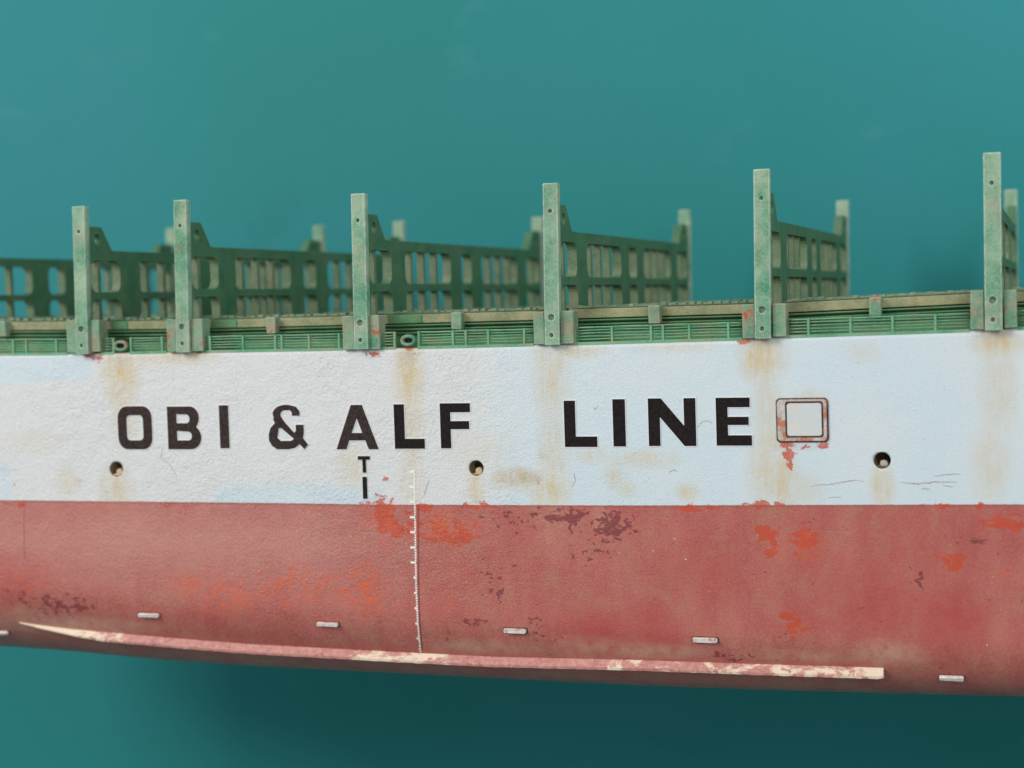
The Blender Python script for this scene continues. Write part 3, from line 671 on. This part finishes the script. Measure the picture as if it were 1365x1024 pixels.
# ------------------------------------------------------------------ bays
bays = [(-106, 90), (131.5, 223.5), (269, 457.5), (505, 712), (763.5, 990), (1047, 1294), (1355, 1610)]
mids = [(-2, 9.5), None, (356.5, 369), (602.7, 616.5), (865.5, 881), (1159.6, 1175.7), None]
XE = [pix(a, 440, .3).x for a, b in bays]
for k, (a, b) in enumerate(bays):
    xa = x0s[k] + PW + .03 if k < 7 else 0; xb = x0s[k + 1] - .02 if k + 1 < 7 else 4.5
    if k == 0: xa = x0s[0] + PW + .03
    za, zb_ = float(hatch_z(xa)), float(hatch_z(xb)); zd = float(deck_z((xa + xb) / 2))
    def sbox(bm, x1, y1, z1, x2, y2, z2, mi=0):   # z measured from the hatch top line
        vs = []
        for x in (x1, x2):
            zt = np.interp(x, [xa, xb], [za, zb_])
            for y in (y1, y2):
                for z in (z1, z2): vs.append(bm.verts.new((x, y, zt + z)))
        for q in ((0, 1, 3, 2), (4, 6, 7, 5), (0, 4, 5, 1), (2, 3, 7, 6), (0, 2, 6, 4), (1, 5, 7, 3)):
            f = bm.faces.new([vs[i] for i in q]); f.material_index = mi
    # hatch cover: beige lip, dark top with rows of little sockets
    bm = bmesh.new()
    sbox(bm, xa, .27, -.115, xb, BEAM - .27, -.004)
    sbox(bm, xa + .02, .34, -.003, xb - .02, BEAM - .34, .014, 1)
    hc = done(bm, 'hatch_cover', [HATCH, DECKM], ship, bevel=0.018, seg=2, group='hatch covers between the lashing bridges')
    SOCK = bpy.data.materials.get('socket_paint') or mat_green('socket_paint', (0.10, 0.20, 0.12), (0.24, 0.32, 0.20), worn=False)
    for yy, dens in ((.36, .82), (.8, .8), (1.9, .7), (3.2, .7)):
        bm = bmesh.new(); xq = xa + .08; sbox(bm, xa + .04, yy + .01, .0, xb - .04, yy + .05, .016)
        while xq < xb - .1:
            w_ = random.uniform(.04, .09)
            if random.random() < dens: sbox(bm, xq, yy, .0, xq + w_, yy + random.uniform(.06, .12), random.uniform(.025, .05))
            xq += w_ + random.uniform(.03, .07)
        done(bm, 'socket_row', SOCK, hc, bevel=0.006)
    for yq in (.62, 1.3, 2.6, 4.1, 5.4):
        bm = bmesh.new(); sbox(bm, xa + .05, yq, .0, xb - .05, yq + .05, .03); done(bm, 'hatch_rib', SOCK, hc, bevel=0.006)
    if k < 4:
        L_ = (.30, .22, .34, .42)[k]
        bm = bmesh.new(); sbox(bm, xa + .10, .255, -.118, xa + .14 + L_, .30, -.002); done(bm, 'cover_end_plate', WALL, hc, bevel=0.012)
    # coaming with horizontal stiffeners
    bm = bmesh.new()
    sbox(bm, xa, .36, zd - max(za, zb_) - .05, xb, BEAM - .42, -.117)
    sbox(bm, xa, .25, -.150, xb, .38, -.130); sbox(bm, xa, .27, -.200, xb, .38, -.178); sbox(bm, xa, .28, -.245, xb, .38, -.225)
    sbox(bm, xa, BEAM - .44, -.165, xb, BEAM - .31, -.137)
    done(bm, 'hatch_coaming', WALL, ship, bevel=0.008)
    if mids[k]:
        p, q = pix(mids[k][0], 440, .2), pix(mids[k][1], 440, .2); zt = float(hatch_z(p.x))
        bm = bmesh.new(); box(bm, (p.x, .16, zt - .20), (q.x, .30, zt + .012), 0, .004)
        done(bm, 'cover_clamp', BLOCK, ship, bevel=0.01)
    if k == 1: pass

RAILS = [(-106, 90, [-40, 17.5, 35, 75]), (134.5, 152, [151]), (173, 222, [174.5, 216]), (270, 457, [280, 324, 367, 375.6, 412, 452]), (505.5, 528, [526]), (557, 712, [558.5, 604, 621, 651, 699]),
         (765, 990, [767, 816, 868, 884, 919, 971]), (1048, 1293, [1078, 1134, 1190, 1247]), (1356, 1600, [1400, 1455, 1510, 1560])]
for a, b, st in RAILS:
    A, B = pix(a, 450, .02), pix(b, 450, .02)
    za, zb_ = float(deck_z(A.x)), float(deck_z(B.x)); H = .195
    bm = bmesh.new()
    # toe plate along the deck edge
    vs = [bm.verts.new(q) for q in ((A.x, -.004, za - .012), (B.x, -.004, zb_ - .012), (B.x, -.004, zb_ + .022), (A.x, -.004, za + .022), (A.x, .05, za - .012), (B.x, .05, zb_ - .012), (B.x, .05, zb_ + .022), (A.x, .05, za + .022))]
    for q in ((0, 1, 2, 3), (4, 7, 6, 5), (3, 2, 6, 7), (0, 4, 5, 1), (0, 3, 7, 4), (1, 5, 6, 2)): bm.faces.new([vs[i] for i in q])
    for j in range(5):
        z = .055 + (H - .055) * j / 4; pts = []
        nseg = max(2, int((B.x - A.x) / .2))
        for s in range(nseg + 1):
            t = s / nseg; pts.append((A.x + (B.x - A.x) * t, .02 + random.uniform(-.003, .003), za + (zb_ - za) * t + z + random.uniform(-.0035, .0035)))
        tube(bm, pts, .0105 if j == 4 else .0078, 6)
    rl = done(bm, 'guard_rail', RAILM, ship)
    for x in st:
        p = pix(x, 450, .01); zd = float(deck_z(p.x)); bm = bmesh.new()
        box(bm, (p.x - .013, -.004, zd), (p.x + .013, .03, zd + H + .012), 0, .002); done(bm, 'stanchion', RAILM, rl)
# mooring chocks
for x0, y0, x1, y1 in [(151.5, 453, 171, 469.5), (534, 446, 555, 462)]:
    c = pix((x0 + x1) / 2, (y0 + y1) / 2, .0); hw = (pix(x1, y0) - pix(x0, y0)).length / 2 * .78; hh = .052
    bm = bmesh.new(); ring = []
    for i in range(28):
        a = 2 * math.pi * i / 28; u, v = math.cos(a), math.sin(a)
        ring.append([bm.verts.new((c.x + (hw + .024 * math.cos(b)) * (abs(u) ** .8 * (1 if u > 0 else -1)), -.0 + .035 * math.sin(b), c.z + (hh + .024 * math.cos(b)) * v)) for b in [2 * math.pi * q / 8 for q in range(8)]])
    for i in range(28):
        A, B = ring[i], ring[(i + 1) % 28]
        for q in range(8): bm.faces.new((A[q], A[(q + 1) % 8], B[(q + 1) % 8], B[q])).smooth = True
    ck = done(bm, 'mooring_chock', BLOCK, ship)
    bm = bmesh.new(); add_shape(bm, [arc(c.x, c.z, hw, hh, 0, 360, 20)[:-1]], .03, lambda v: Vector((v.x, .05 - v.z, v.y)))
    done(bm, 'chock_shade_disc', DARK, ck)  # near-black disc stands for the shade inside the chock ring

for o in bpy.data.objects:
    if '_w' in o: del o['_w']
